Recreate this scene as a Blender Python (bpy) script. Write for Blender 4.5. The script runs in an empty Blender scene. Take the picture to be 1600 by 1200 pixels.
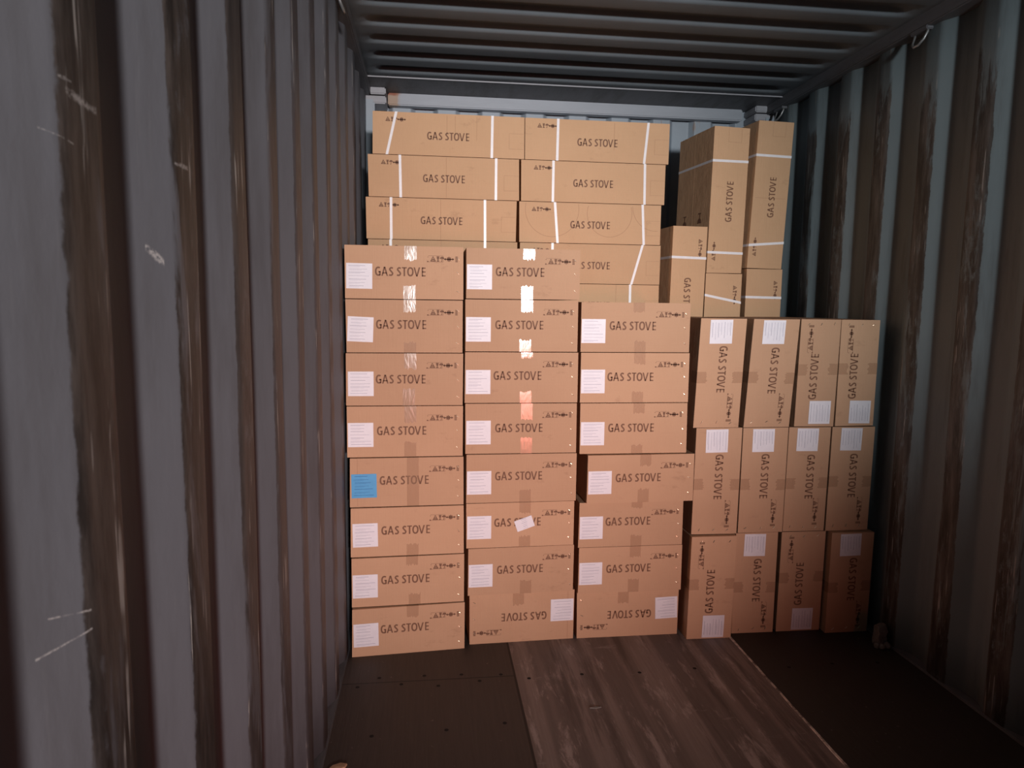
import bpy, bmesh, math, random
from mathutils import Matrix, Vector
random.seed(7)
scene = bpy.context.scene
C = scene.collection

# ---------------------------------------------------------------- camera
F_PX, YAW, PITCH, ROLL = 1083.56, .1200117, .1140428, -.012348
fwd = Vector((math.sin(YAW)*math.cos(PITCH), math.cos(YAW)*math.cos(PITCH), -math.sin(PITCH)))
rt = Vector((math.cos(YAW), -math.sin(YAW), 0))
dn = fwd.cross(rt)
r2 = rt*math.cos(ROLL) + dn*math.sin(ROLL)
d2 = -rt*math.sin(ROLL) + dn*math.cos(ROLL)
cd = bpy.data.cameras.new('camera')
cam = bpy.data.objects.new('camera', cd); C.objects.link(cam)
cam.matrix_world = Matrix(((r2.x, -d2.x, -fwd.x, 0), (r2.y, -d2.y, -fwd.y, 0), (r2.z, -d2.z, -fwd.z, 1.5), (0, 0, 0, 1)))
cd.sensor_width = 36; cd.lens = F_PX/1600*36; cd.clip_start = .02
cd.dof.use_dof = True; cd.dof.focus_distance = 3.0; cd.dof.aperture_fstop = 9
scene.camera = cam

# ---------------------------------------------------------------- light
world = bpy.data.worlds.new('world'); scene.world = world; world.use_nodes = True
bg = world.node_tree.nodes['Background']
bg.inputs[0].default_value = (.80, .82, .85, 1); bg.inputs[1].default_value = .012
def spot(name, loc, target, energy, col, size, angle, blend):
    l = bpy.data.lights.new(name, 'SPOT'); l.energy = energy; l.color = col
    l.shadow_soft_size = size; l.spot_size = math.radians(angle); l.spot_blend = blend
    o = bpy.data.objects.new(name, l); C.objects.link(o); o.location = loc
    o.rotation_euler = (Vector(target) - Vector(loc)).to_track_quat('-Z', 'Y').to_euler()
    return o
# a work lamp outside the open door end, plus two added fill spots, cool above and red below
spot('work_lamp', (1.10, -5.5, 1.78), (.02, 2.9, 1.50), 1470, (1.0, .955, .93), .20, 31, 1.0)
spot('cool_fill_spot', (.72, -5.6, 1.88), (1.50, 2.9, 2.78), 830, (.92, .98, 1.0), .20, 31, .9)  # unseen source added to lift the roof, end wall and upper right
spot('red_fill_spot', (1.93, -5.0, .16), (.42, 2.5, .30), 620, (1.0, .22, .15), 1.0, 31, 1.0)  # unseen source added only to redden the lower cartons
scene.view_settings.view_transform = 'Standard'
scene.view_settings.look = 'None'
scene.view_settings.gamma = 1
scene.view_settings.use_curve_mapping = False
scene.view_settings.exposure = 0.46

# ---------------------------------------------------------------- helpers
def srgb(r, g, b):
    f = lambda c: (c/12.92 if c <= .04045 else ((c+.055)/1.055)**2.4)
    return (f(r/255), f(g/255), f(b/255), 1)
class NT:
    def __init__(s, name, rough=.8, metal=0):
        s.m = bpy.data.materials.new(name); s.m.use_nodes = True
        s.t = s.m.node_tree; s.b = s.t.nodes['Principled BSDF']
        s.b.inputs['Roughness'].default_value = rough; s.b.inputs['Metallic'].default_value = metal
        s.co = s.t.nodes.new('ShaderNodeTexCoord').outputs['Object']
    def put(s, sock, v):
        if isinstance(v, bpy.types.NodeSocket): s.t.links.new(v, sock)
        else: sock.default_value = v
    def map(s, scale=(1, 1, 1), loc=(0, 0, 0), src=None):
        n = s.t.nodes.new('ShaderNodeMapping'); s.put(n.inputs[0], src or s.co)
        n.inputs['Scale'].default_value = scale; n.inputs['Location'].default_value = loc; return n.outputs[0]
    def noise(s, vec, scale, detail=4, rough=.6, dist=0):
        n = s.t.nodes.new('ShaderNodeTexNoise'); s.put(n.inputs['Vector'], vec)
        n.inputs['Scale'].default_value = scale; n.inputs['Detail'].default_value = detail
        n.inputs['Roughness'].default_value = rough; n.inputs['Distortion'].default_value = dist; return n.outputs['Fac']
    def ramp(s, v, a, b, lo=0, hi=1):
        n = s.t.nodes.new('ShaderNodeMapRange'); s.put(n.inputs[0], v); n.interpolation_type = 'SMOOTHSTEP'
        for i, x in enumerate((a, b, lo, hi)): n.inputs[i+1].default_value = x
        return n.outputs[0]
    def math(s, op, a, b=0.0):
        n = s.t.nodes.new('ShaderNodeMath'); n.operation = op; s.put(n.inputs[0], a); s.put(n.inputs[1], b); return n.outputs[0]
    def mix(s, f, a, b):
        n = s.t.nodes.new('ShaderNodeMix'); n.data_type = 'RGBA'; s.put(n.inputs[0], f); s.put(n.inputs[6], a); s.put(n.inputs[7], b); return n.outputs[2]
    def sep(s, v=None):
        n = s.t.nodes.new('ShaderNodeSeparateXYZ'); s.put(n.inputs[0], v or s.co); return n.outputs
    def col(s, c): s.put(s.b.inputs['Base Color'], c); return s
    def bump(s, h, dist=.002, strength=1):
        n = s.t.nodes.new('ShaderNodeBump'); n.inputs['Distance'].default_value = dist; n.inputs['Strength'].default_value = strength
        s.put(n.inputs['Height'], h); s.put(s.b.inputs['Normal'], n.outputs[0]); return s

def mesh_obj(name, bm, mats, parent=None):
    bmesh.ops.recalc_face_normals(bm, faces=bm.faces[:]) if name not in ('print',) else None
    me = bpy.data.meshes.new(name); bm.to_mesh(me); bm.free()
    for m in (mats if isinstance(mats, (list, tuple)) else [mats]): me.materials.append(m)
    o = bpy.data.objects.new(name, me); C.objects.link(o); o.parent = parent
    return o
def box(bm, x0, x1, y0, y1, z0, z1, mi=0):
    v = [bm.verts.new(p) for p in ((x0,y0,z0),(x1,y0,z0),(x1,y1,z0),(x0,y1,z0),(x0,y0,z1),(x1,y0,z1),(x1,y1,z1),(x0,y1,z1))]
    fs = [bm.faces.new([v[i] for i in f]) for f in ((0,1,5,4),(1,2,6,5),(2,3,7,6),(3,0,4,7),(4,5,6,7),(3,2,1,0))]
    for f in fs: f.material_index = mi
    return fs
def bevel(bm, w, seg=2):
    bmesh.ops.bevel(bm, geom=bm.edges[:], offset=w, segments=seg, affect='EDGES', clamp_overlap=True)
def tag(o, label, cat, group=None, kind=None):
    if label: o['label'] = label
    if cat: o['category'] = cat
    if group: o['group'] = group
    if kind: o['kind'] = kind
    return o
def struct(o, label=None, cat=None):
    o['kind'] = 'structure'
    if label: o['label'] = label
    if cat: o['category'] = cat
    return o

# ---------------------------------------------------------------- materials
XL, XR, YN, YB = -.348, 2.045, -1.5, 4.26     # inner faces of the side walls, door end, end wall
DEPTH = .038
def wall_mat(name, xin, sign):
    """grey container paint; the raised flats that cargo rubs on are scuffed down to brown primer"""
    n = NT(name, .55)
    x, y, z = n.sep()
    edge = n.math('ADD', n.math('ABSOLUTE', n.math('SUBTRACT', x, xin)), n.math('MULTIPLY', n.noise(n.map((1, 1, .6)), 26, 6, .7), .008))
    raised = n.ramp(edge, .0062, .0080, 1, 0)
    streak = n.noise(n.map((3, 3, .55)), 3.2, 6, .7, .4)
    lowup = n.ramp(z, 2.35, 2.66, 0, .35)
    wear = n.ramp(n.math('SUBTRACT', streak, lowup), .36, .47, 0, 1)
    paint = n.mix(n.noise(n.map((1, 1, .5)), 4, 5, .6), srgb(92, 93, 99) if sign > 0 else srgb(114, 126, 131), srgb(106, 107, 113) if sign > 0 else srgb(134, 146, 150))
    dirt = n.mix(n.ramp(n.noise(n.map((6, 6, .8)), 5, 7, .75), .35, .7), srgb(34, 29, 27), srgb(84, 76, 72))
    if sign < 0: dirt = n.mix(n.ramp(n.noise(n.map((5, 5, .7)), 4, 6, .7), .35, .7), srgb(56, 51, 48), srgb(112, 106, 102))
    if sign > 0: dirt = n.mix(n.ramp(y, 1.0, 2.2, 0, .7), dirt, srgb(90, 87, 92))
    c = n.mix(n.math('MULTIPLY', raised, wear), paint, dirt)
    # pale scratches running mostly upright with a few slanting gouges
    s1 = n.ramp(n.noise(n.map((30, 30, 1.3)), 3, 3, .5, .3), .62, .66, 0, 1)
    sc = n.ramp(n.noise(n.map((2, 2, 1.2), (3, 1, 7)), 3.5, 3, .6), .46, .58, 0, 1)
    c = n.mix(n.math('MULTIPLY', n.math('MULTIPLY', s1, sc), n.math('ADD', n.math('MULTIPLY', raised, .75), .02)), c, srgb(188, 184, 180))
    rust = n.ramp(n.noise(n.map((1, 1, .7), (5, 5, 5)), 9, 6, .7), .68, .78, 0, .5 if sign > 0 else .15)
    c = n.mix(rust, c, srgb(70, 52, 46))
    # the flank paint keeps a thin grime
    gr = n.ramp(n.noise(n.map((2, 2, .3), (9, 2, 4)), 4, 5, .7), .45, .75, 0, .45)
    c = n.mix(gr, c, srgb(72, 68, 68))
    if sign > 0:                                             # gouges left by cargo
        for y0, z0, y1, z1, w in GOUGES:
            k = (z1-z0)/(y1-y0)
            d = n.math('ABSOLUTE', n.math('SUBTRACT', z, n.math('ADD', n.math('MULTIPLY', y, k), z0-k*y0)))
            d = n.math('ADD', d, n.math('MULTIPLY', n.noise(n.co, 34, 5, .75), w*2.2))
            m = n.math('MULTIPLY', n.ramp(d, w*1.2, w*1.9, 1, 0), n.math('MULTIPLY', n.math('GREATER_THAN', y, min(y0, y1)), n.math('LESS_THAN', y, max(y0, y1))))
            m = n.math('MULTIPLY', m, n.ramp(n.noise(n.map((5, 5, 5)), 22, 5, .8), .40, .56, 0, 1))
            c = n.mix(n.math('MULTIPLY', m, .7), c, srgb(186, 182, 180))
    n.col(c); n.bump(n.noise(n.map((1, 1, .5)), 14, 5, .6), .003, .5)
    return n.m
GOUGES = [(.745, 1.701, .808, 1.696, .007), (.735, 1.7115, .757, 1.712, .003), (1.034, 1.688, 1.083, 1.690, .005), (.985, 1.571, 1.011, 1.552, .008), (2.39, 1.78, 2.43, 1.78, .010), (.713, 1.658, .754, 1.652, .0014), (.693, 1.19, .735, 1.18, .002), (.68, 1.155, .735, 1.16, .0018)]
M_left = wall_mat('scuffed_grey_paint_left', XL, 1)
M_right = wall_mat('scuffed_grey_paint_right', XR, -1)

n = NT('roof_paint', .6)
n.col(n.mix(n.noise(n.co, 3, 6, .7), srgb(92, 99, 105), srgb(118, 126, 133))).bump(n.noise(n.co, 20, 4), .002, .4); M_roof = n.m
n = NT('rail_paint', .55)
n.col(n.mix(n.ramp(n.noise(n.map((3, .6, 3)), 4, 6, .7), .4, .7), srgb(98, 99, 104), srgb(74, 72, 73))).bump(n.noise(n.co, 24, 4), .002, .4); M_rail = n.m
n = NT('end_wall_paint', .5)
x, y, z = n.sep()
rn = n.ramp(n.noise(n.map((9, 9, 1.2)), 2.4, 5, .7), .60, .70, 0, .8)
n.col(n.mix(rn, n.mix(n.noise(n.co, 3, 4), srgb(140, 150, 160), srgb(154, 163, 173)), srgb(150, 118, 96))).bump(n.noise(n.co, 18, 4), .002, .4); M_end = n.m
n = NT('header_paint', .5)
x, y, z = n.sep()
left = n.ramp(n.math('ADD', x, n.math('MULTIPLY', n.noise(n.map((1, 1, .3)), 20, 4), .07)), -.150, -.125, 1, 0)
top = n.ramp(n.math('ADD', z, n.math('MULTIPLY', n.noise(n.co, 22, 4), .02)), 2.690, 2.702, 0, 1)
c = n.mix(n.noise(n.map((1, 1, 6)), 5, 4), srgb(146, 151, 160), srgb(162, 167, 176))
c = n.mix(n.math('MULTIPLY', left, .75), c, srgb(160, 126, 92))
n.col(n.mix(n.math('MULTIPLY', n.ramp(n.math('ADD', x, n.math('MULTIPLY', n.noise(n.co, 16, 4), .08)), -.16, -.11, 1, 0), top), c, srgb(134, 72, 44))).bump(n.noise(n.co, 24, 4), .002, .4); M_header = n.m
n = NT('corner_paint', .45)
n.col(n.mix(n.noise(n.co, 12, 5), srgb(138, 138, 144), srgb(166, 166, 172))); M_corner = n.m
n = NT('bare_ring_steel', .4, .6)
n.col(n.mix(n.noise(n.co, 60, 4), srgb(130, 130, 130), srgb(176, 176, 176))); M_ring = n.m

# plywood floor: dark oiled side sheets, a paler dusty middle sheet worn lengthwise
n = NT('container_plywood', .62)
x, y, z = n.sep()
grain = n.noise(n.map((18, .8, 1)), 5, 6, .65, .3)
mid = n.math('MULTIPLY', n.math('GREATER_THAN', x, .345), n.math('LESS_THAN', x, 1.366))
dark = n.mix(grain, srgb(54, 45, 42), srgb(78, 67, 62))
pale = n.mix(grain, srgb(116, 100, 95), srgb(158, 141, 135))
plank = n.ramp(n.noise(n.map((7, .04, 0)), 1.6, 1, .5), .42, .56, 0, 1)
pale = n.mix(n.math('MULTIPLY', plank, .55), pale, srgb(78, 66, 63))
scuff = n.ramp(n.noise(n.map((4.5, .9, 1)), 3.4, 8, .75, .3), .52, .66, 0, .7)
pale = n.mix(scuff, pale, srgb(188, 170, 165))
stain = n.ramp(n.noise(n.map((5, .35, 1), (4, 2, 0)), 2.0, 6, .7), .50, .62, 0, .6)
pale = n.mix(stain, pale, srgb(72, 60, 57))
specks = n.ramp(n.noise(n.co, 55, 2, .5), .70, .76, 0, .5)
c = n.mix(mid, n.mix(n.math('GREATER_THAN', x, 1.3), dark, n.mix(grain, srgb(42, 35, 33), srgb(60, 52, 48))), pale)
sx = n.ramp(n.noise(n.map((1.2, 5, 1), (1, 5, 0)), 3.4, 7, .75), .60, .67, 0, .6)
c = n.mix(n.math('MULTIPLY', sx, mid), c, srgb(150, 138, 134))
c = n.mix(specks, c, srgb(120, 108, 104))
def line(sock, at, w): return n.ramp(n.math('ABSOLUTE', n.math('SUBTRACT', sock, at)), w*.5, w, 1, 0)
seam = n.math('MULTIPLY', line(y, 2.645, .004), n.math('LESS_THAN', x, .345))
seam = n.math('MAXIMUM', seam, line(x, .345, .006))
c = n.mix(seam, c, srgb(24, 19, 18))
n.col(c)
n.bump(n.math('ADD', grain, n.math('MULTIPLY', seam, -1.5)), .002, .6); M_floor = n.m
n = NT('floor_joint_strip', .5, .2)
n.col(n.mix(n.ramp(n.noise(n.map((4, 2.5, 1)), 6, 5, .7), .35, .6), srgb(110, 98, 94), srgb(240, 228, 220))); M_strip = n.m

def cardboard(name, c1, c2):
    n = NT(name, .78)
    oi = n.t.nodes.new('ShaderNodeObjectInfo')
    off = n.t.nodes.new('ShaderNodeVectorMath'); off.operation = 'MULTIPLY_ADD'
    n.put(off.inputs[0], oi.outputs['Random']); off.inputs[1].default_value = (37, 11, 23); n.put(off.inputs[2], n.co)
    v = off.outputs[0]
    fl = n.noise(n.map((1, 1, 60), src=v), 9, 3, .5)
    big = n.noise(v, 5, 5, .6)
    c = n.mix(n.math('ADD', n.math('MULTIPLY', big, .7), n.math('MULTIPLY', fl, .3)), c1, c2)
    smudge = n.ramp(n.noise(n.map((1, 1, 2), src=v), 7, 5, .7), .60, .75, 0, .25)
    c = n.mix(smudge, c, srgb(118, 82, 58))
    hsv = n.t.nodes.new('ShaderNodeHueSaturation'); n.put(hsv.inputs['Color'], c)
    n.put(hsv.inputs['Value'], n.ramp(oi.outputs['Random'], 0, 1, .95, 1.05))
    n.col(hsv.outputs[0])
    n.bump(n.math('ADD', n.noise(n.map((40, 40, 1), src=v), 5, 3), n.math('MULTIPLY', n.noise(v, 11, 3), 3)), .0025, .5)
    return n.m
M_card = cardboard('brown_cardboard', srgb(184, 146, 116), srgb(200, 162, 131))
M_cardb = cardboard('brown_cardboard_strapped', srgb(186, 147, 112), srgb(202, 163, 128))
n = NT('brown_print_ink', .7); n.col(n.mix(n.noise(n.co, 80, 3), srgb(108, 74, 54), srgb(128, 92, 70))); M_ink = n.m
n = NT('faint_print_ink', .7); n.col(srgb(122, 88, 66)); M_faint = n.m
n = NT('faint_pen_mark', .8); n.col(srgb(166, 128, 99)); M_mark = n.m
n = NT('white_label_paper', .5); n.col(n.mix(n.noise(n.co, 30, 3), srgb(222, 222, 232), srgb(236, 236, 244))); M_label = n.m
n = NT('blue_label_paper', .4); n.col(n.mix(n.noise(n.co, 30, 3), srgb(66, 152, 208), srgb(82, 168, 222))); M_blue = n.m
n = NT('label_text_ink', .7); n.col(srgb(168, 168, 186)); M_ltext = n.m
n = NT('blue_label_text_ink', .7); n.col(srgb(40, 100, 160)); M_btext = n.m
n = NT('white_strap_plastic', .35); n.col(n.mix(n.noise(n.co, 40, 2), srgb(222, 218, 222), srgb(240, 236, 238))); M_strap = n.m
n = NT('staple_metal', .35, .7); n.col(srgb(225, 205, 180)); M_staple = n.m
def tape(name, spec, rough):
    n = NT(name, rough)
    n.col(n.mix(n.noise(n.co, 25, 4), srgb(176, 137, 108), srgb(192, 155, 124)))
    n.b.inputs['Specular IOR Level'].default_value = spec
    n.b.inputs['Coat Weight'].default_value = .6 if spec > .4 else .1
    n.b.inputs['Coat Roughness'].default_value = .12
    n.b.inputs['Alpha'].default_value = .8 if spec > .4 else .3
    n.bump(n.noise(n.map((1, 1, .35)), 20, 2, .5, 1.0), .002, .40)
    return n.m
M_tape = tape('clear_packing_tape', 1.0, .24)
M_tape_dull = tape('dull_packing_tape', .3, .4)
n = NT('grey_scrap', .8); n.col(n.mix(n.noise(n.co, 30, 4), srgb(86, 82, 78), srgb(150, 146, 140))).bump(n.noise(n.co, 50, 4), .01, 1); M_scrap = n.m

# ---------------------------------------------------------------- container shell
def smooth_profile(pts, r=.012, seg=3):
    """round the corners of a 2D polyline"""
    out = [pts[0]]
    for a, b, c in zip(pts, pts[1:], pts[2:]):
        b, a, c = Vector(b), Vector(a), Vector(c)
        u = (a-b); v = (c-b); ru = min(r, u.length*.45); rv = min(r, v.length*.45)
        p, q = b+u.normalized()*ru, b+v.normalized()*rv
        for k in range(seg+1):
            t = k/seg; out.append(tuple(p*(1-t)**2 + b*2*t*(1-t) + q*t*t))
    out.append(pts[-1]); return out
PITCHW = .298
def side_profile(phase, y0, y1):
    """(y, depth) polyline; the slope that faces the door runs from outer to inner and ends at phase"""
    pts = []; k = math.floor((y0-phase)/PITCHW) - 1
    while True:
        yb = phase + k*PITCHW
        for dy, d in ((-.072, DEPTH), (0, 0), (.083, 0), (.153, DEPTH)): pts.append((yb+dy, d))
        k += 1
        if yb > y1: break
    pts = [p for p in pts if y0 <= p[0] <= y1]
    return [(y0, pts[0][1])] + pts + [(y1, pts[-1][1])]
def side_wall(name, xin, sign, phase, mat):
    bm = bmesh.new(); prof = smooth_profile(side_profile(phase, YN, YB+.04))
    nz = 10; rows = []
    for i in range(nz+1):
        z = -.02 + (2.70+.02)*i/nz
        rows.append([bm.verts.new((xin - sign*(d) + .0015*math.sin(y*7.3+z*3.1), y, z)) for y, d in prof])
    for a, b in zip(rows, rows[1:]):
        for i in range(len(prof)-1): bm.faces.new((a[i], a[i+1], b[i+1], b[i]))
    o = mesh_obj(name, bm, mat)
    for p in o.data.polygons: p.use_smooth = True
    s = o.modifiers.new('steel', 'SOLIDIFY'); s.thickness = .002; s.offset = 0
    return struct(o, 'grey corrugated steel side wall of the shipping container, %s' % ('lit, scuffed, on the left' if sign > 0 else 'darker, on the right'), 'wall')
side_wall('wall_left', XL, 1, .7356, M_left)
side_wall('wall_right', XR, -1, 3.60+0, M_right)

bm = bmesh.new()                                            # end wall, flats and recesses upright
pts = []; x = XL - .05; k = 0
P = .262
x0 = -.208
while x0 > XL-.3: x0 -= P
while x0 < XR+.3:
    for dx, d in ((0, 0), (.105, 0), (.131, .04), (.236, .04)): pts.append((x0+dx, d))
    x0 += P
pts = [p for p in pts if XL-.045 <= p[0] <= XR+.045]
prof = smooth_profile(pts, .006, 2)
a = [bm.verts.new((p[0], YB+p[1], -.02)) for p in prof]; b = [bm.verts.new((p[0], YB+p[1], 2.72)) for p in prof]
for i in range(len(prof)-1): bm.faces.new((a[i], a[i+1], b[i+1], b[i]))
o = mesh_obj('wall_back', bm, M_end); s = o.modifiers.new('steel', 'SOLIDIFY'); s.thickness = .002; s.offset = 1
struct(o, 'pale blue grey corrugated end wall showing above and between the cartons', 'wall')

bm = bmesh.new()                                            # roof: flat sheet with shallow cross grooves pressed upwards
RZ = 2.708
yb = 3.985; ys = []
k = 0
xs = [XL-.03, XL+.05, XL+.075, XL+.11, XL+.16, XR-.17, XR-.12, XR-.085, XR-.06, XR+.03]
fx = [0, 0, .15, .75, 1, 1, .75, .15, 0, 0]
rp = []
yy = 3.875
while yy > YN:
    # from far to near: far edge of the groove, wall up, groove floor, wall down
    for dy, d in ((0, 0), (-.030, .034), (-.072, .036), (-.118, 0)): rp.append((yy+dy, d))
    yy -= .2095
rp = [(3.93, 0)] + [p for p in rp if p[0] > YN] + [(YN, 0)]
rp = smooth_profile(rp, .010, 3)
grid = [[bm.verts.new((X, y, RZ + d*f)) for X, f in zip(xs, fx)] for y, d in rp]
for a, b in zip(grid, grid[1:]):
    for i in range(len(xs)-1): bm.faces.new((a[i], a[i+1], b[i+1], b[i]))
o = mesh_obj('ceiling', bm, M_roof)
for p in o.data.polygons: p.use_smooth = True
s = o.modifiers.new('steel', 'SOLIDIFY'); s.thickness = .002; s.offset = -1
struct(o, 'dark grey container roof pressed into cross grooves', 'ceiling')

bm = bmesh.new(); box(bm, XL-.05, XR+.05, YN, YB+.05, -.03, 0)
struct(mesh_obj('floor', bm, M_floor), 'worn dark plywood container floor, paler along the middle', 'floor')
bm = bmesh.new()
ny = 60; prev = None
for i in range(ny+1):
    y = YN + (YB-YN)*i/ny; w = .0045 + .0025*random.random(); xx = 1.366 + random.uniform(-.0015, .0015)
    cur = [bm.verts.new(p) for p in ((xx-w, y, 0), (xx-w*.7, y, .0022), (xx+w*.7, y, .0022), (xx+w, y, 0))]
    if prev:
        for j in range(3): bm.faces.new((prev[j], prev[j+1], cur[j+1], cur[j]))
    prev = cur
struct(mesh_obj('trim_1', bm, M_strip), 'pale chipped joint strip running along the plywood floor', 'trim')
def trim(nm, bxs, mat, label, bv=.006):
    bm = bmesh.new()
    for b_ in bxs: box(bm, *b_)
    if bv: bevel(bm, bv)
    return struct(mesh_obj(nm, bm, mat), label, 'trim')
trim('trim_2', [(XL-.06, -.322, YN, YB, 2.655, 2.712)], M_rail, 'steel top rail above the left wall')
trim('trim_3', [(2.012, XR+.06, YN, YB, 2.650, 2.720)], M_rail, 'steel top rail above the right wall')
trim('trim_4', [(XL-.03, XR+.03, 3.925, YB+.05, 2.700, 2.708)], M_rail, 'dark header plate between the roof and the end wall', .002)
trim('trim_13', [(XL-.03, XR+.03, 3.9205, 3.9255, 2.6975, 2.7035)], M_corner, 'thin pale lip along the near edge of the header plate', .001)
trim('trim_5', [(-.232, 1.905, 4.20, 4.262, 2.632, 2.700)], M_header, 'pale header beam with rust at its left end', .006)
trim('trim_6', [(XL-.02, -.236, 4.105, 4.26, 2.612, 2.654), (XL-.02, -.238, 4.10, 4.26, 2.661, 2.699)], M_corner, 'pale folded corner plates at the left end of the header', .006)
trim('trim_7', [(1.940, XR+.02, 4.105, 4.26, 2.612, 2.654), (1.940, XR+.02, 4.10, 4.26, 2.661, 2.699)], M_corner, 'pale folded corner plates at the right end of the header', .006)
trim('trim_8', [(XL-.05, -.300, 4.10, 4.26, 0, 2.640)], M_end, 'corner post behind the cartons at the left', .008)
trim('trim_9', [(2.0, XR+.06, 4.10, 4.26, 0, 2.640)], M_end, 'corner post behind the cartons at the right', .008)
trim('trim_10', [(XL-.05, XL+.006, YN, 4.1, 0, .012)], M_rail, 'steel angle along the foot of the left wall', .003)
trim('trim_11', [(XR-.006, XR+.05, YN, 4.1, 0, .012)], M_rail, 'steel angle along the foot of the right wall', .003)
def screw_dots():
    bm = bmesh.new()
    for x, y in ((-.28, 2.62), (-.11, 2.625), (.035, 2.60), (.2, 2.62), (-.2, 2.68), (-.02, 2.68), (.13, 2.675), (.29, 2.66), (.27, 2.33), (.06, 2.31), (-.2, 2.3),
                 (.40, 2.62), (.62, 2.63), (.86, 2.62), (1.1, 2.63), (1.5, 2.60), (1.7, 2.61), (1.9, 2.6)):
        bmesh.ops.create_circle(bm, cap_ends=True, segments=10, radius=.008, matrix=Matrix.Translation((x, y, .0006)))
    n_ = NT('screw_hole', .9); n_.col(srgb(22, 17, 16))
    return struct(mesh_obj('trim_12', bm, n_.m), 'countersunk screw heads along the plywood joints', 'trim')
screw_dots()

def tube(bm, pts, r, seg=8, closed=False):
    rings = []
    for i, p in enumerate(pts):
        p = Vector(p); a = Vector(pts[i-1] if i or closed else pts[0]); b = Vector(pts[(i+1) % len(pts)] if (i < len(pts)-1 or closed) else pts[-1])
        d = (b-a).normalized(); u = d.orthogonal().normalized()
        if rings: 
            u = (pu - d*pu.dot(d)).normalized()
        pu = u; w = d.cross(u)
        rings.append([bm.verts.new(p + (u*math.cos(t*math.tau/seg) + w*math.sin(t*math.tau/seg))*r) for t in range(seg)])
    n_ = len(rings)
    for i in range(n_ if closed else n_-1):
        a, b = rings[i], rings[(i+1) % n_]
        for t in range(seg): bm.faces.new((a[t], a[(t+1) % seg], b[(t+1) % seg], b[t]))
    if not closed: bm.faces.new(rings[0][::-1]); bm.faces.new(rings[-1])
def lashing_ring(x, y, z, s, label):
    """a bent bar loop welded under the top rail"""
    root = bpy.data.objects.new('lashing_ring', None); C.objects.link(root); root.location = (x, y, z)
    bm = bmesh.new()
    pts = [(0, -.038, .02), (-s*.004, -.040, 0), (-s*.014, -.034, -.026), (-s*.022, -.014, -.045), (-s*.024, .010, -.047), (-s*.016, .030, -.030), (-s*.004, .038, -.006), (0, .038, .02)]
    tube(bm, pts, .0055, 8)
    o = mesh_obj('ring_bar', bm, M_ring, root)
    for p in o.data.polygons: p.use_smooth = True
    bm = bmesh.new(); box(bm, -.016, .016, -.05, .05, .008, .026); bevel(bm, .003); mesh_obj('weld_plate', bm, M_rail, root)
    return tag(root, label, 'lashing ring', 'lashing rings under the top rails')
lashing_ring(2.03, 2.80, 2.630, 1, 'steel lashing ring hanging bright against the right wall, nearest the camera')
lashing_ring(2.03, 3.97, 2.630, 1, 'steel lashing ring above the tall rear carton by the end wall')
lashing_ring(-.338, 2.80, 2.632, -1, 'small steel lashing ring under the left top rail')

# ---------------------------------------------------------------- print, once, as 2D faces
def lettering():
    """GAS STOVE in a sturdy humanist sans, drawn as thick strokes; unit cap height 110 x width 633"""
    W = 20; vs = []; fs = []
    def quad(*q):
        k = len(vs); vs.extend(q); fs.append(tuple(range(k, k+len(q))))
    def stroke(pts, w=W, joints=True):
        n = len(pts); L_ = []; R_ = []
        for i in range(n):
            a = Vector(pts[max(0, i-1)]); b = Vector(pts[min(n-1, i+1)]); d = (b-a).normalized(); nn = Vector((-d.y, d.x))*w/2
            L_.append(tuple(Vector(pts[i])+nn)); R_.append(tuple(Vector(pts[i])-nn))
        for i in range(n-1): quad(R_[i], R_[i+1], L_[i+1], L_[i])
    def arc(cx, cy, rx, ry, a0, a1, n=14, e=.88):
        o = []
        for i in range(n+1):
            a = math.radians(a0+(a1-a0)*i/n); c_, s_ = math.cos(a), math.sin(a)
            o.append((cx+rx*math.copysign(abs(c_)**e, c_), cy+ry*math.copysign(abs(s_)**e, s_)))
        return o
    def S(x):
        w = 56; h = W/2
        p = [(x+w-6, 110-16), (x+w-18, 110-h-1), (x+w*.5, 110-h+1), (x+h+6, 110-h-8), (x+h, 84), (x+h+2, 74), (x+h+12, 64), (x+w*.5, 57), (x+w-h-10, 48), (x+w-h-1, 37), (x+w-h, 27), (x+w-h-8, 14), (x+w*.46, h-1), (x+14, h), (x+2, 13)]
        stroke(p)
    # G
    stroke(arc(40, 55, 31.5, 47, 55, 270, 20)); stroke([(40, 8.5), (54, 9), (64, 13)]); stroke([(60, 10), (60, 56)]); stroke([(68.5, 49), (40, 49)], 15)
    # A
    quad((78, 0), (96, 0), (127, 110), (108, 110)); quad((160, 0), (142, 0), (110, 110), (129, 110)); quad((92, 28), (146, 28), (141, 43), (97, 43))
    S(172); S(270)
    # T
    quad((334, 95), (396, 95), (396, 110), (334, 110)); stroke([(365, 0), (365, 100)])
    stroke(arc(441, 55, 31, 47, 0, 360, 32))
    # V
    quad((480, 110), (499, 110), (530, 0), (512, 0)); quad((565, 110), (546, 110), (514, 0), (532, 0))
    # E
    quad((583, 0), (600, 0), (600, 110), (583, 110))
    for z in (0, 48, 95): quad((590, z), (632, z), (632, z+15), (590, z+15))
    return [(a/633, b/110) for a, b in vs], fs
LETTERS = lettering()
def disc2(cx, cy, r, n=14, a0=0, a1=math.tau):
    return [(cx+r*math.cos(a0+(a1-a0)*i/n), cy+r*math.sin(a0+(a1-a0)*i/n)) for i in range(n + (0 if a1-a0 > 6.2 else 1))]
def rect2(x0, y0, x1, y1): return [(x0, y0), (x1, y0), (x1, y1), (x0, y1)]
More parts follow.
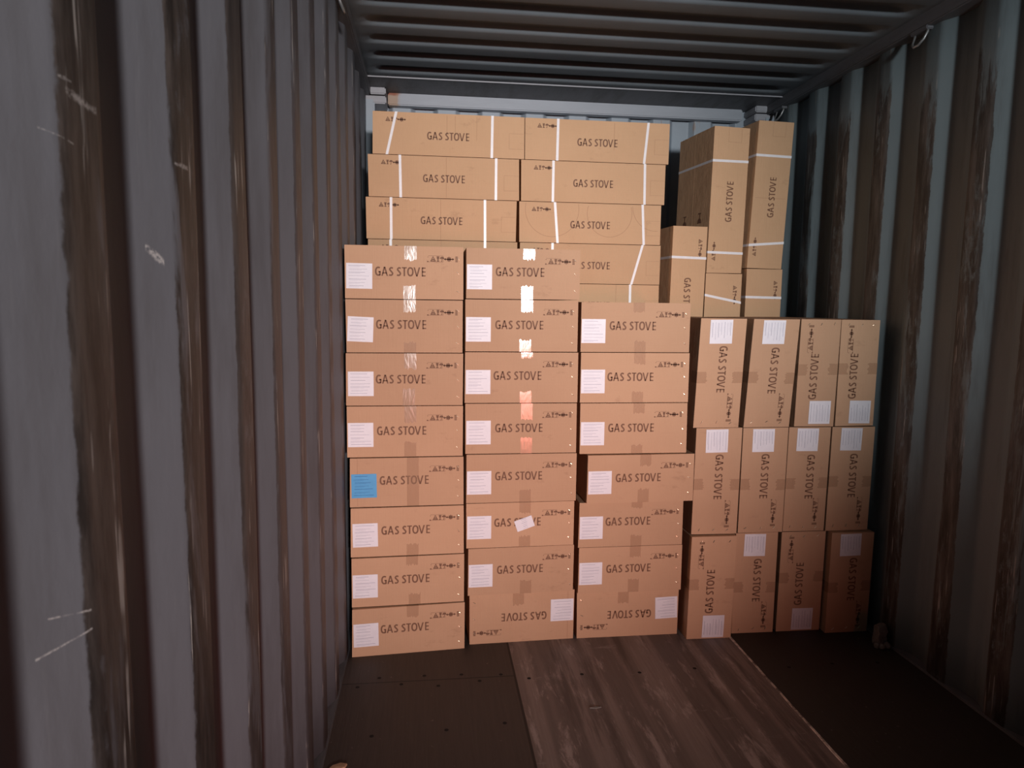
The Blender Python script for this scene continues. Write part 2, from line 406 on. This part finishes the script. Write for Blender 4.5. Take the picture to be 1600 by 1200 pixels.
def symbols(full):
    """handling marks in a strip, unit = metre, origin at its lower left: (polygon, faint)"""
    o = []; t = .0007
    s = .022
    # stacking mark: outline triangle of bars over a base
    o += [([(.009, .005), (.0125, .005), (.0195, .021), (.0175, .023)], 0), ([(.029, .005), (.0255, .005), (.0175, .021), (.0195, .023)], 0), (rect2(.008, .002, .030, .0062), 0), (rect2(.014, .008, .024, .0125), 0)]
    # wine glass
    o += [([(.033, .023), (.045, .023), (.043, .013), (.041, .010), (.037, .010), (.035, .013)], 0), (rect2(.0375, .004, .0405, .012), 0), (rect2(.034, .002, .044, .0058), 0)]
    # umbrella
    o += [(disc2(.0555, .013, .0090, 10, 0, math.pi), 0), (rect2(.0543, .003, .0565, .014), 0), (rect2(.0515, .002, .0555, .0045), 0)]
    # double arrow round a star shaped mark
    cx, cy = .084, .012
    star = []
    for i in range(16):
        r = .0115 if i % 2 == 0 else .0078; a = i*math.tau/16; star.append((cx+r*math.cos(a), cy+r*math.sin(a)))
    o += [(star, 0), ([(.062, cy), (.071, cy+.0055), (.071, cy-.0055)], 0), ([(.106, cy), (.097, cy+.0055), (.097, cy-.0055)], 0), (rect2(.066, cy-.0018, .102, cy+.0018), 0)]
    if full:
        o += [(rect2(-.002, .000, .060, .0012), 1), (rect2(-.002, .0245, .060, .0255), 1), (rect2(.0595, 0, .0605, .025), 1), (rect2(-.006, -.001, .000, .004), 0), (rect2(-.004, .019, .000, .021), 0)]
        for i in range(4): o.append((rect2(.110, .001+i*.006, .120, .0055+i*.006), 1))
    return o
def side_icons():
    """large marks on the flap side of the strapped cartons"""
    o = []
    o += [([(-.022, .030), (.022, .030), (.016, .010), (.004, .002), (-.004, .002), (-.016, .010)], 0), (rect2(-.003, -.020, .003, .004), 0), (rect2(-.016, -.027, .016, -.020), 0)]
    return o

# ---------------------------------------------------------------- cartons
ORI = {'up': 0, 'ccw': 1, 'flip': 2, 'cw': 3}
class Carton:
    """canonical face: u to the right 0..L, v upwards 0..H, w into the depth 0..D"""
    def __init__(s, L, H, D, ori, lean=0, taper=0):
        s.L, s.H, s.D, s.o, s.lean = L, H, D, ori, lean
        s.W, s.T = (L, H) if ori in ('up', 'flip') else (H, L)
    def p(s, u, v, w):
        if s.o == 'up': x, z = u, v
        elif s.o == 'flip': x, z = s.L-u, s.H-v
        elif s.o == 'cw': x, z = v, s.L-u        # left end of the face turned to the top
        else: x, z = s.H-v, u                    # left end of the face at the bottom
        return (x - s.W/2 + s.lean*z/s.T, w, z)
    def poly(s, bm, pts, mi, w=-.0006):
        vs = [bm.verts.new(s.p(u, v, w)) for u, v in pts]
        f = bm.faces.new(vs if s.o else vs); f.material_index = mi
        f.normal_update()
        if f.normal.y > 0: f.normal_flip()
def body(c, mat, root, kind, marks=()):
    bm = bmesh.new()
    L, H, D = c.L, c.H, c.D
    j = lambda a=.0018: random.uniform(-a, a)
    # shell with a seam groove between the two flaps on the v=0 and v=H faces
    g = .0007; dep = .004; m = D/2
    prof = [(0, 0), (m-g, 0), (m-g, dep), (m+g, dep), (m+g, 0), (D, 0), (D, H), (m+g, H), (m+g, H-dep), (m-g, H-dep), (m-g, H), (0, H)]
    ends = []
    for u in (0, L):
        ends.append([bm.verts.new(c.p(u + (j() if w in (0, D) else 0), v, w)) for w, v in prof])
    k = len(prof)
    for i in range(k): bm.faces.new((ends[0][i], ends[0][(i+1) % k], ends[1][(i+1) % k], ends[1][i]))
    bm.faces.new(ends[0]); bm.faces.new(ends[1][::-1])
    bmesh.ops.recalc_face_normals(bm, faces=bm.faces[:])
    es = [e for e in bm.edges if e.calc_length() > .15]
    bmesh.ops.bevel(bm, geom=es, offset=.0038, segments=2, affect='EDGES', clamp_overlap=True)
    if kind:
        tw = .204; th = .0365
        if kind == 'front': tx, tz = .1235 + j(.004), .095 + j(.003); sx, sz = .335, H-.062
        else: tx, tz = .262 + j(.003), .075 + j(.002); sx, sz = .054, H-.047
        vs = [bm.verts.new(c.p(tx + a*tw, tz + b*th, -.0006)) for a, b in LETTERS[0]]
        for f in LETTERS[1]:
            try: ff = bm.faces.new([vs[i] for i in f])
            except ValueError: continue
            ff.material_index = 1; ff.normal_update()
            if ff.normal.y > 0: ff.normal_flip()
        for pg, faint in symbols(kind == 'front'):
            c.poly(bm, [(sx+a, sz+b) for a, b in pg], 2 if faint else 1)
        if kind == 'rear':                                   # pen box low on the far end, fold lines
            X0, X1, Z0, Z1 = L-.075, L-.004, .045, .118
            for r in (rect2(X0, Z0, X1, Z0+.001), rect2(X0, Z1, X1, Z1+.001), rect2(X0, Z0, X0+.001, Z1)): c.poly(bm, r, 3)
    for mk in marks:
        if mk[0] == 'line': c.poly(bm, rect2(mk[1], .002 if len(mk) < 4 else mk[2], mk[1]+.0014, H-.002 if len(mk) < 4 else mk[3]), 3)
        if mk[0] == 'ring':
            _, cx, cz, r = mk; nseg = 60
            for i in range(nseg):
                a, b = i*math.tau/nseg, (i+1)*math.tau/nseg
                q = [(cx+r*math.cos(a), cz+r*math.sin(a)), (cx+r*math.cos(b), cz+r*math.sin(b)), (cx+(r+.0018)*math.cos(b), cz+(r+.0018)*math.sin(b)), (cx+(r+.0018)*math.cos(a), cz+(r+.0018)*math.sin(a))]
                if all(.004 < x < L-.004 and .004 < z < H-.004 for x, z in q): c.poly(bm, q, 3, -.0004)
        if mk[0] == 'icons':                                 # on the v=H face (the left side when the carton stands 'ccw')
            for cu_, cw_, r in mk[1]:
                for pg, _f in side_icons():
                    vs = [bm.verts.new(c.p(cu_+b*r, H+.0006, cw_+a*abs(r))) for a, b in pg]
                    f = bm.faces.new(vs); f.material_index = 1
    me = bpy.data.meshes.new('carton_body'); bm.to_mesh(me); bm.free()
    for m_ in (mat, M_ink, M_faint, M_mark): me.materials.append(m_)
    o = bpy.data.objects.new('carton_body', me); C.objects.link(o); o.parent = root
    return o
def sheet(c, root, u0, v0, w, h, rot, mat, tmat, name, nlines=7, small=False):
    """a glued paper sheet with printed lines too small to read"""
    bm = bmesh.new(); cx, cy = u0+w/2, v0+h/2; cr, sr = math.cos(rot), math.sin(rot)
    R = lambda a, b: (cx + (a-w/2)*cr - (b-h/2)*sr, cy + (a-w/2)*sr + (b-h/2)*cr)
    q = [R(0, 0), R(w, 0), R(w, h), R(0, h)]
    f_ = [bm.verts.new(c.p(x, y, -.0016)) for x, y in q]; k_ = [bm.verts.new(c.p(x, y, -.0009)) for x, y in q]
    bm.faces.new(f_); bm.faces.new(k_[::-1])
    for i in range(4): bm.faces.new((f_[i], k_[i], k_[(i+1) % 4], f_[(i+1) % 4]))
    bmesh.ops.recalc_face_normals(bm, faces=bm.faces[:])
    for i in range(nlines):
        z = h*(.90 - .80*i/max(1, nlines-1)); x0 = w*(.08 + .05*random.random()) if not small else w*(.35+.08*random.random()); x1 = w*(random.uniform(.62, .92) if not small else random.uniform(.5, .68))
        t = .0010 if i % 2 else .0016
        c.poly(bm, [R(x0, z), R(x1, z), R(x1, z+t), R(x0, z+t)], 1, -.0019)
        if not small and random.random() < .6:
            c.poly(bm, [R(x0, z-.004), R(x0+(x1-x0)*.7, z-.004), R(x0+(x1-x0)*.7, z-.0033), R(x0, z-.0033)], 1, -.0019)
    me = bpy.data.meshes.new(name); bm.to_mesh(me); bm.free(); me.materials.append(mat); me.materials.append(tmat)
    o = bpy.data.objects.new(name, me); C.objects.link(o); o.parent = root; return o
def tape_strip(c, root, u, side, ln, mat, full=False):
    """tape that closes the flaps and is folded down over the face, torn at its end"""
    bm = bmesh.new(); w = .050; n_ = 10; H = c.H
    rag = [0]*(n_+1)
    for i in range(n_+1): rag[i] = ln + (random.uniform(-.007, .004) if not full else 0)
    top = lambda d: (H-d if side > 0 else d)
    rows = []
    steps = [('w', .06), ('w', .001)] + [('v', t) for t in (0.0, .25, .5, .75, 1)]
    for kind, t in steps:
        r = []
        for i in range(n_+1):
            x = u + w*i/n_ + random.uniform(-.0001, .0001)
            if kind == 'w': r.append(bm.verts.new(c.p(x, top(-.0006), t)))
            else:
                d = -.0004 + (rag[i])*t
                r.append(bm.verts.new(c.p(x, top(d), -.0010 - (random.uniform(0, .00025) if 0 < t < 1 else 0))))
        rows.append(r)
    for a, b in zip(rows, rows[1:]):
        for i in range(n_): bm.faces.new((a[i], a[i+1], b[i+1], b[i]))
    for f in bm.faces:
        f.normal_update()
        if f.normal.y > .2: f.normal_flip()
    me = bpy.data.meshes.new('packing_tape'); bm.to_mesh(me); bm.free(); me.materials.append(mat)
    o = bpy.data.objects.new('packing_tape', me); C.objects.link(o); o.parent = root
    o['label'] = 'clear glossy packing tape' ; return o
def staples(c, root):
    for z in (.172, .107, .036):
        bm = bmesh.new()
        u, v = c.L-.021+random.uniform(-.003, .003), z*c.H/.217+random.uniform(-.004, .004)
        a = math.radians(random.uniform(-60, -20)); ca, sa = math.cos(a), math.sin(a)
        pts = [(-.0065, 0, .001), (-.006, 0, -.0016), (0, 0, -.0028), (.006, 0, -.0016), (.0065, 0, .001)]
        tube(bm, [c.p(u+p[0]*ca, v+p[0]*sa, p[2]) for p in pts], .0016, 6)
        o = mesh_obj('staple', bm, M_staple, root); o['label'] = 'shiny wire staple'
def strap(c, root, t_top, t_bot):
    """plastic band round the carton; its two crossings of the face are t_top (upper edge) and t_bot (lower)"""
    bm = bmesh.new(); w = .0125; e = .0009; H, D = c.H, c.D
    path = [(t_bot, -e, -e), (t_top, H+e, -e), (t_top, H+e, D+e), (t_bot, -e, D+e)]
    a = [bm.verts.new(c.p(u-w/2, v, d)) for u, v, d in path]; b = [bm.verts.new(c.p(u+w/2, v, d)) for u, v, d in path]
    for i in range(4): bm.faces.new((a[i], a[(i+1) % 4], b[(i+1) % 4], b[i]))
    bmesh.ops.recalc_face_normals(bm, faces=bm.faces[:])
    o = mesh_obj('plastic_strap', bm, M_strap, root); o['label'] = 'white plastic strap'
    s = o.modifiers.new('band', 'SOLIDIFY'); s.thickness = .0007; s.offset = 0
def root_at(x, y, z, yaw, label, group):
    r = bpy.data.objects.new('cardboard_box', None); C.objects.link(r)
    r.location = (x, y, z); r.rotation_euler = (0, 0, yaw); r.empty_display_size = .05
    return tag(r, label, 'cardboard box', group)

ORDN = ['topmost', 'second from the top', 'third from the top', 'fourth from the top', 'fifth from the top', 'sixth from the top', 'seventh from the top', 'eighth from the top']
def front_box(x0, x1, y0, z0, z1, label, group, ori='up', yaw=0, lean=0, tapes=(), lab=(.004, .042), blue=False, sticker=False, lrot=0, marks=()):
    """x0..x1 across, z0..z1 up, y0 = depth of the middle of its face"""
    g = .0035
    W, T = x1-x0-g, z1-z0-g
    L, H = (W, T) if ori in ('up', 'flip') else (T, W)
    c = Carton(L, H, .53, ori, lean)
    r = root_at((x0+x1)/2, y0, z0, yaw, label, group)
    body(c, M_card, r, 'front', marks)
    s = sheet(c, r, lab[0], lab[1], .104, .102, lrot, M_blue if blue else M_label, M_btext if blue else M_ltext, 'shipping_label')
    s['label'] = 'blue shipping label' if blue else 'white shipping label'
    if sticker:
        k = sheet(c, r, .2125, .079, .080, .050, math.radians(19), M_label, M_ltext, 'address_sticker', 6, True); k['label'] = 'small white sticker stuck on askew'
        for v in k.data.vertices: v.co.y -= .0012
    for side, ln, kind in tapes:
        tape_strip(c, r, .234 + random.uniform(-.006, .004), side, min(ln, H), M_tape if kind == 's' else M_tape_dull, ln >= H)
    staples(c, r)
    return r

# --- front stack beside the left wall (eight high)
zA = [1.735, 1.517, 1.297, 1.076, .858, .646, .431, .214, 0]
xA = [(-.338, .145), (-.338, .142), (-.341, .143), (-.340, .144), (-.330, .148), (-.329, .150), (-.327, .153), (-.327, .157)]
yA = [2.90, 2.90, 2.90, 2.90, 2.895, 2.89, 2.885, 2.875]; wA = [0, 0, 0, .01, .02, .03, .045, .070]
tA = [[(1, .058, 's'), (-1, .055, 's')], [(1, .05, 's'), (-1, .045, 'd')], [(1, .066, 's'), (-1, .07, 's')], [(1, .07, 's'), (-1, .065, 'd')],
      [(1, .30, 'd')], [(-1, .05, 'd')], [(1, .04, 'd'), (-1, .05, 'd')], [(1, .05, 'd')]]
G_A = 'cartons of the front stack beside the left wall'
for i in range(8):
    lb = 'brown GAS STOVE carton, %s in the stack touching the left wall' % ORDN[i]
    if i == 4: lb = 'brown GAS STOVE carton with the only blue label, against the left wall'
    if i == 7: lb = 'brown GAS STOVE carton on the floor, bottom of the stack touching the left wall'
    front_box(*xA[i], yA[i], zA[i+1], zA[i], lb, G_A, yaw=wA[i], tapes=tA[i], blue=(i == 4), lab=(.004+.002*(i % 3), .040+.004*(i % 2)),
              lrot=[-.01, -.04, 0, 0, .01, .01, .0, .01][i], marks=[('line', .03)] if i == 4 else ())
# --- middle front stack (eight high)
zB = [1.734, 1.523, 1.303, 1.085, .866, .651, .449, .234, 0]
xB = [(.152, .635), (.149, .632), (.149, .634), (.152, .634), (.156, .639), (.158, .634), (.166, .640), (.174, .650)]
yB = [2.90, 2.905, 2.90, 2.90, 2.90, 2.905, 2.91, 2.93]; wB = [0, 0, 0, 0, .01, .02, .03, .03]
tB = [[(1, .045, 's'), (-1, .055, 's')], [(1, .052, 's'), (-1, .05, 's')], [(1, .024, 's'), (-1, .05, 's')], [(1, .07, 's'), (-1, .07, 's')],
      [(-1, .055, 'd')], [(1, .05, 'd'), (-1, .05, 'd')], [(-1, .06, 'd')], [(-1, .06, 'd')]]
for i in range(8):
    lb = 'brown GAS STOVE carton, %s in the middle front stack of eight' % ORDN[i]
    if i == 5: lb = 'brown GAS STOVE carton with a small crooked sticker over its lettering'
    if i == 7: lb = 'upside-down GAS STOVE carton on the floor at the foot of the middle front stack'
    front_box(*xB[i], yB[i], zB[i+1], zB[i], lb, 'cartons of the middle front stack', ori='flip' if i == 7 else 'up', yaw=wB[i], tapes=tB[i], sticker=(i == 5), lab=(.003, .038+.003*(i % 2)), marks=[('line', .028)] if i == 7 else ())
# --- front stack of seven right of it
zC = [1.518, 1.303, 1.084, .859, .643, .437, .222, 0]
xC = [(.639, 1.124), (.642, 1.130), (.646, 1.130), (.680, 1.166), (.652, 1.130), (.656, 1.136), (.660, 1.136)]
yC = [2.90, 2.90, 2.90, 2.885, 2.905, 2.91, 2.935]
tC = [[(1, .04, 'd'), (-1, .05, 'd')], [(1, .05, 'd'), (-1, .05, 'd')], [(1, .045, 'd'), (-1, .04, 'd')], [(1, .05, 'd'), (-1, .06, 'd')], [(1, .03, 'd'), (-1, .05, 'd')], [(1, .05, 'd'), (-1, .06, 'd')], [(-1, .06, 'd')]]
for i in range(7):
    lb = 'brown GAS STOVE carton, %s in the seven-high third front stack' % ORDN[i]
    if i == 3: lb = 'GAS STOVE carton jutting out to the right, fourth down in the seven-high stack'
    if i == 6: lb = 'upside-down GAS STOVE carton on the floor at the foot of the seven-high stack'
    front_box(*xC[i], yC[i], zC[i+1], zC[i], lb, 'cartons of the seven-high front stack', ori='flip' if i == 6 else 'up', yaw=[0, 0, 0, .02, .01, .01, 0][i], tapes=tC[i], lab=(.004, .038+.003*(i % 2)), lrot=.03 if i == 6 else 0)
# --- upright cartons, four across and three high
zD = [1.455, .971, .483, 0]
D = [[(1.155, 1.367, 2.90, 'cw', .016), (1.388, 1.605, 2.90, 'cw', .024), (1.626, 1.817, 2.90, 'ccw', .006), (1.825, 2.013, 2.905, 'ccw', 0)],
     [(1.167, 1.383, 2.90, 'cw', .004), (1.386, 1.602, 2.90, 'cw', .002), (1.603, 1.8065, 2.905, 'cw', .004), (1.8115, 2.022, 2.905, 'cw', .003)],
     [(1.156, 1.370, 2.877, 'ccw', .006), (1.385, 1.590, 2.912, 'cw', 0), (1.602, 1.820, 2.912, 'ccw', .003), (1.825, 2.036, 2.877, 'cw', .004)]]
ROWN = ['top', 'middle', 'bottom']; COLN = ['first', 'second', 'third', 'last']
for i in range(3):
    for j_ in range(4):
        x0, x1, y, ori, ln = D[i][j_]
        lb = 'upright GAS STOVE carton, %s from the left in the %s upright row' % (COLN[j_], ROWN[i])
        if i == 2 and j_ == 0: lb = 'upright GAS STOVE carton on the floor right beside the seven-high stack, label lowest'
        W = x1-x0
        front_box(x0, x1, y, zD[i+1], zD[i], lb, 'upright cartons by the right wall', ori=ori, lean=ln, tapes=[(1, .045, 'd'), (-1, .045, 'd')],
                  lab=(.006, W*.5-.062) if ori == 'cw' else (.006 if i == 2 else .012, W*.5-.075 if i == 0 else W*.5-.07), lrot=random.uniform(-.02, .02))

# --- strapped long cartons behind
def rear_box(x0, z0, label, group, L=.735, H=.1985, ori='up', y0=3.50, lean=0, straps=((.12, .12), (.58, .58)), prnt=True, marks=(), yaw=0, D_=.39):
    W = L if ori in ('up', 'flip') else H
    c = Carton(L, H, D_, ori, lean)
    r = root_at(x0+W/2, y0, z0, yaw, label, group)
    body(c, M_cardb, r, 'rear' if prnt else None, marks)
    for a, b in straps: strap(c, r, a, b)
    return r
hE = .20133
E = [(-.267, ((.113, .067), (.577, .575)), [('line', .355, .10, .19), ('line', .395, .1, .19), ('line', .50, .08, .19)]),
     (-.290, ((.152, .155), (.620, .620)), [('line', .375)]),
     (-.302, ((.120, .120), (.578, .580)), [('line', .36)]),
     (-.295, ((.110, .110), (.573, .573)), [('line', .355)])]
F = [(.471, ((.165, .163), (.625, .608)), [('line', .45, .06, .19)]), (.456, ((.160, .160), (.628, .632)), ()), (.449, ((.178, .195), (.630, .642)), [('ring', .165, .165, .135), ('ring', .46, .15, .115), ('ring', .70, .19, .12)]),
     (.454, ((.165, .165), (.632, .578)), ()), (.452, ((.16, .16), (.575, .577)), [('line', .5)])]
for i, (x, st, mk) in enumerate(E):
    rear_box(x, 2.416-hE*(i+1), 'strapped long GAS STOVE carton, %s of the left rear stack' % ORDN[i], 'strapped cartons of the rear stack by the left wall', straps=st, marks=mk)
for i, (x, st, mk) in enumerate(F):
    lb = 'strapped long GAS STOVE carton, %s of the right-hand rear stack' % ORDN[i]
    Lf = .735 if i < 2 else .729
    if i == 2: lb = 'strapped long GAS STOVE carton with faint round scuff rings on its face'
    if i == 4: lb = 'strapped long carton showing only a sliver above the seven-high stack'
    rear_box(x, 2.416-hE*(i+1), lb, 'strapped cartons of the rear stack beside the standing cartons', L=Lf, straps=st, marks=mk)
HID = 'cartons buried at the back'
HL = 'brown carton buried behind the front stacks, holding up the rear cartons'
for k in range(8): rear_box(-.295, hE*k, HL, HID, straps=(), prnt=False)
for k in range(7): rear_box(.452, hE*k, HL, HID, straps=(), prnt=False)
GS = 'strapped cartons standing on end at the back'
rear_box(1.205, 0, HL, HID, straps=(), prnt=False)
rear_box(1.216, hE, HL, HID, L=.483, ori='cw', straps=(), prnt=False)
rear_box(1.216, hE+.485, HL, HID, L=.483, ori='cw', straps=(), prnt=False)
rear_box(1.424, hE, HL, HID, L=.735, ori='cw', straps=(), prnt=False, H=.197)
rear_box(1.650, hE, HL, HID, L=.749, ori='cw', straps=(), prnt=False)
rear_box(1.222, hE+.970, 'strapped carton on end, leftmost and lowest topped, lettering reading downwards', GS, ori='cw', y0=3.47, lean=.010, H=.188, yaw=.09, D_=.28, straps=((.158, .155), (.60, .60)))
rear_box(1.424, hE+.738, 'strapped carton on end, only its upper end showing below the tall dark-sided one', GS, L=.735, ori='cw', lean=.006, H=.197, straps=((.150, .112), (.61, .61)))
rear_box(1.650, hE+.752, 'strapped carton on end, its upper end showing by the right wall', GS, L=.749, ori='cw', H=.200, yaw=.035, straps=((.150, .148), (.62, .62)))
rear_box(1.431, hE+1.476, 'tall strapped carton on end with a shaded flap side bearing glass marks', GS, L=.738, ori='ccw', lean=.012, H=.202, y0=3.512, yaw=.12, D_=.37, straps=((.105, .103), (.567, .570)),
         marks=[('icons', [(.20, .105, .95), (.29, .105, -.95), (.20, .27, .95), (.29, .27, -.95)])])
rear_box(1.650, hE+1.504, 'tallest strapped carton on end, leaning towards the right wall', GS, L=.748, ori='ccw', lean=.030, H=.204, y0=3.512, yaw=.12, straps=((.118, .135), (.575, .575)), marks=[('line', .36, .01, .19)])

# ---------------------------------------------------------------- scraps
def scrap(name, loc, pts, h, mat, label, cat, rz=0):
    bm = bmesh.new(); n_ = len(pts)
    lo = [bm.verts.new((x, y, 0)) for x, y in pts]; hi = [bm.verts.new((x*.93, y*.93, h*(.5+.7*random.random()))) for x, y in pts]
    bm.faces.new(lo[::-1]); cc = bm.verts.new((0, 0, h*1.2))
    for i in range(n_):
        bm.faces.new((lo[i], lo[(i+1) % n_], hi[(i+1) % n_], hi[i])); bm.faces.new((hi[i], hi[(i+1) % n_], cc))
    o = mesh_obj(name, bm, mat); o.location = loc; o.rotation_euler = (0, 0, rz); tag(o, label, cat); return o
scrap('cardboard_scrap', (-.300, 2.14, .0), [(-.022, -.03), (.002, -.028), (.026, .012), (.022, .030), (.0, .026), (-.016, .004)], .006, M_card, 'torn orange-brown scrap of cardboard on the floor at the left wall', 'scrap', -.5)
scrap('wood_splinter', (.62, 2.39, .0), [(-.024, -.001), (0, -.005), (.022, 0), (.004, .004)], .004, M_scrap, 'pale thin splinter lying on the worn middle of the floor', 'splinter')
bm = bmesh.new()                                            # upright wad of torn grey foam jammed in the corner
bmesh.ops.create_icosphere(bm, subdivisions=3, radius=1)
for v in bm.verts:
    k = 1 + random.uniform(-.13, .13); p = v.co
    m_ = max(abs(p.x), abs(p.y), abs(p.z)); q = p/m_*.75 + p*.25
    v.co = Vector((q.x*.026*k, q.y*.020*k, q.z*.050*k + .050))
for x, y, r in ((-.030, -.012, .013), (-.014, -.026, .014), (.010, -.030, .016), (.020, -.030, .011)):
    res = bmesh.ops.create_icosphere(bm, subdivisions=2, radius=r, matrix=Matrix.Translation((x, y, r*.8)))
    for v in res['verts']: v.co.z = max(0, v.co.z + random.uniform(-.004, .004)); v.co.x += random.uniform(-.003, .003)
for v in bm.verts: v.co.z = max(0, v.co.z)
o = mesh_obj('foam_wad', bm, M_scrap); o.location = (2.005, 2.74, 0); o.rotation_euler = (0, 0, .25)
tag(o, 'torn grey wad of foam on the floor at the right wall', 'foam wad')
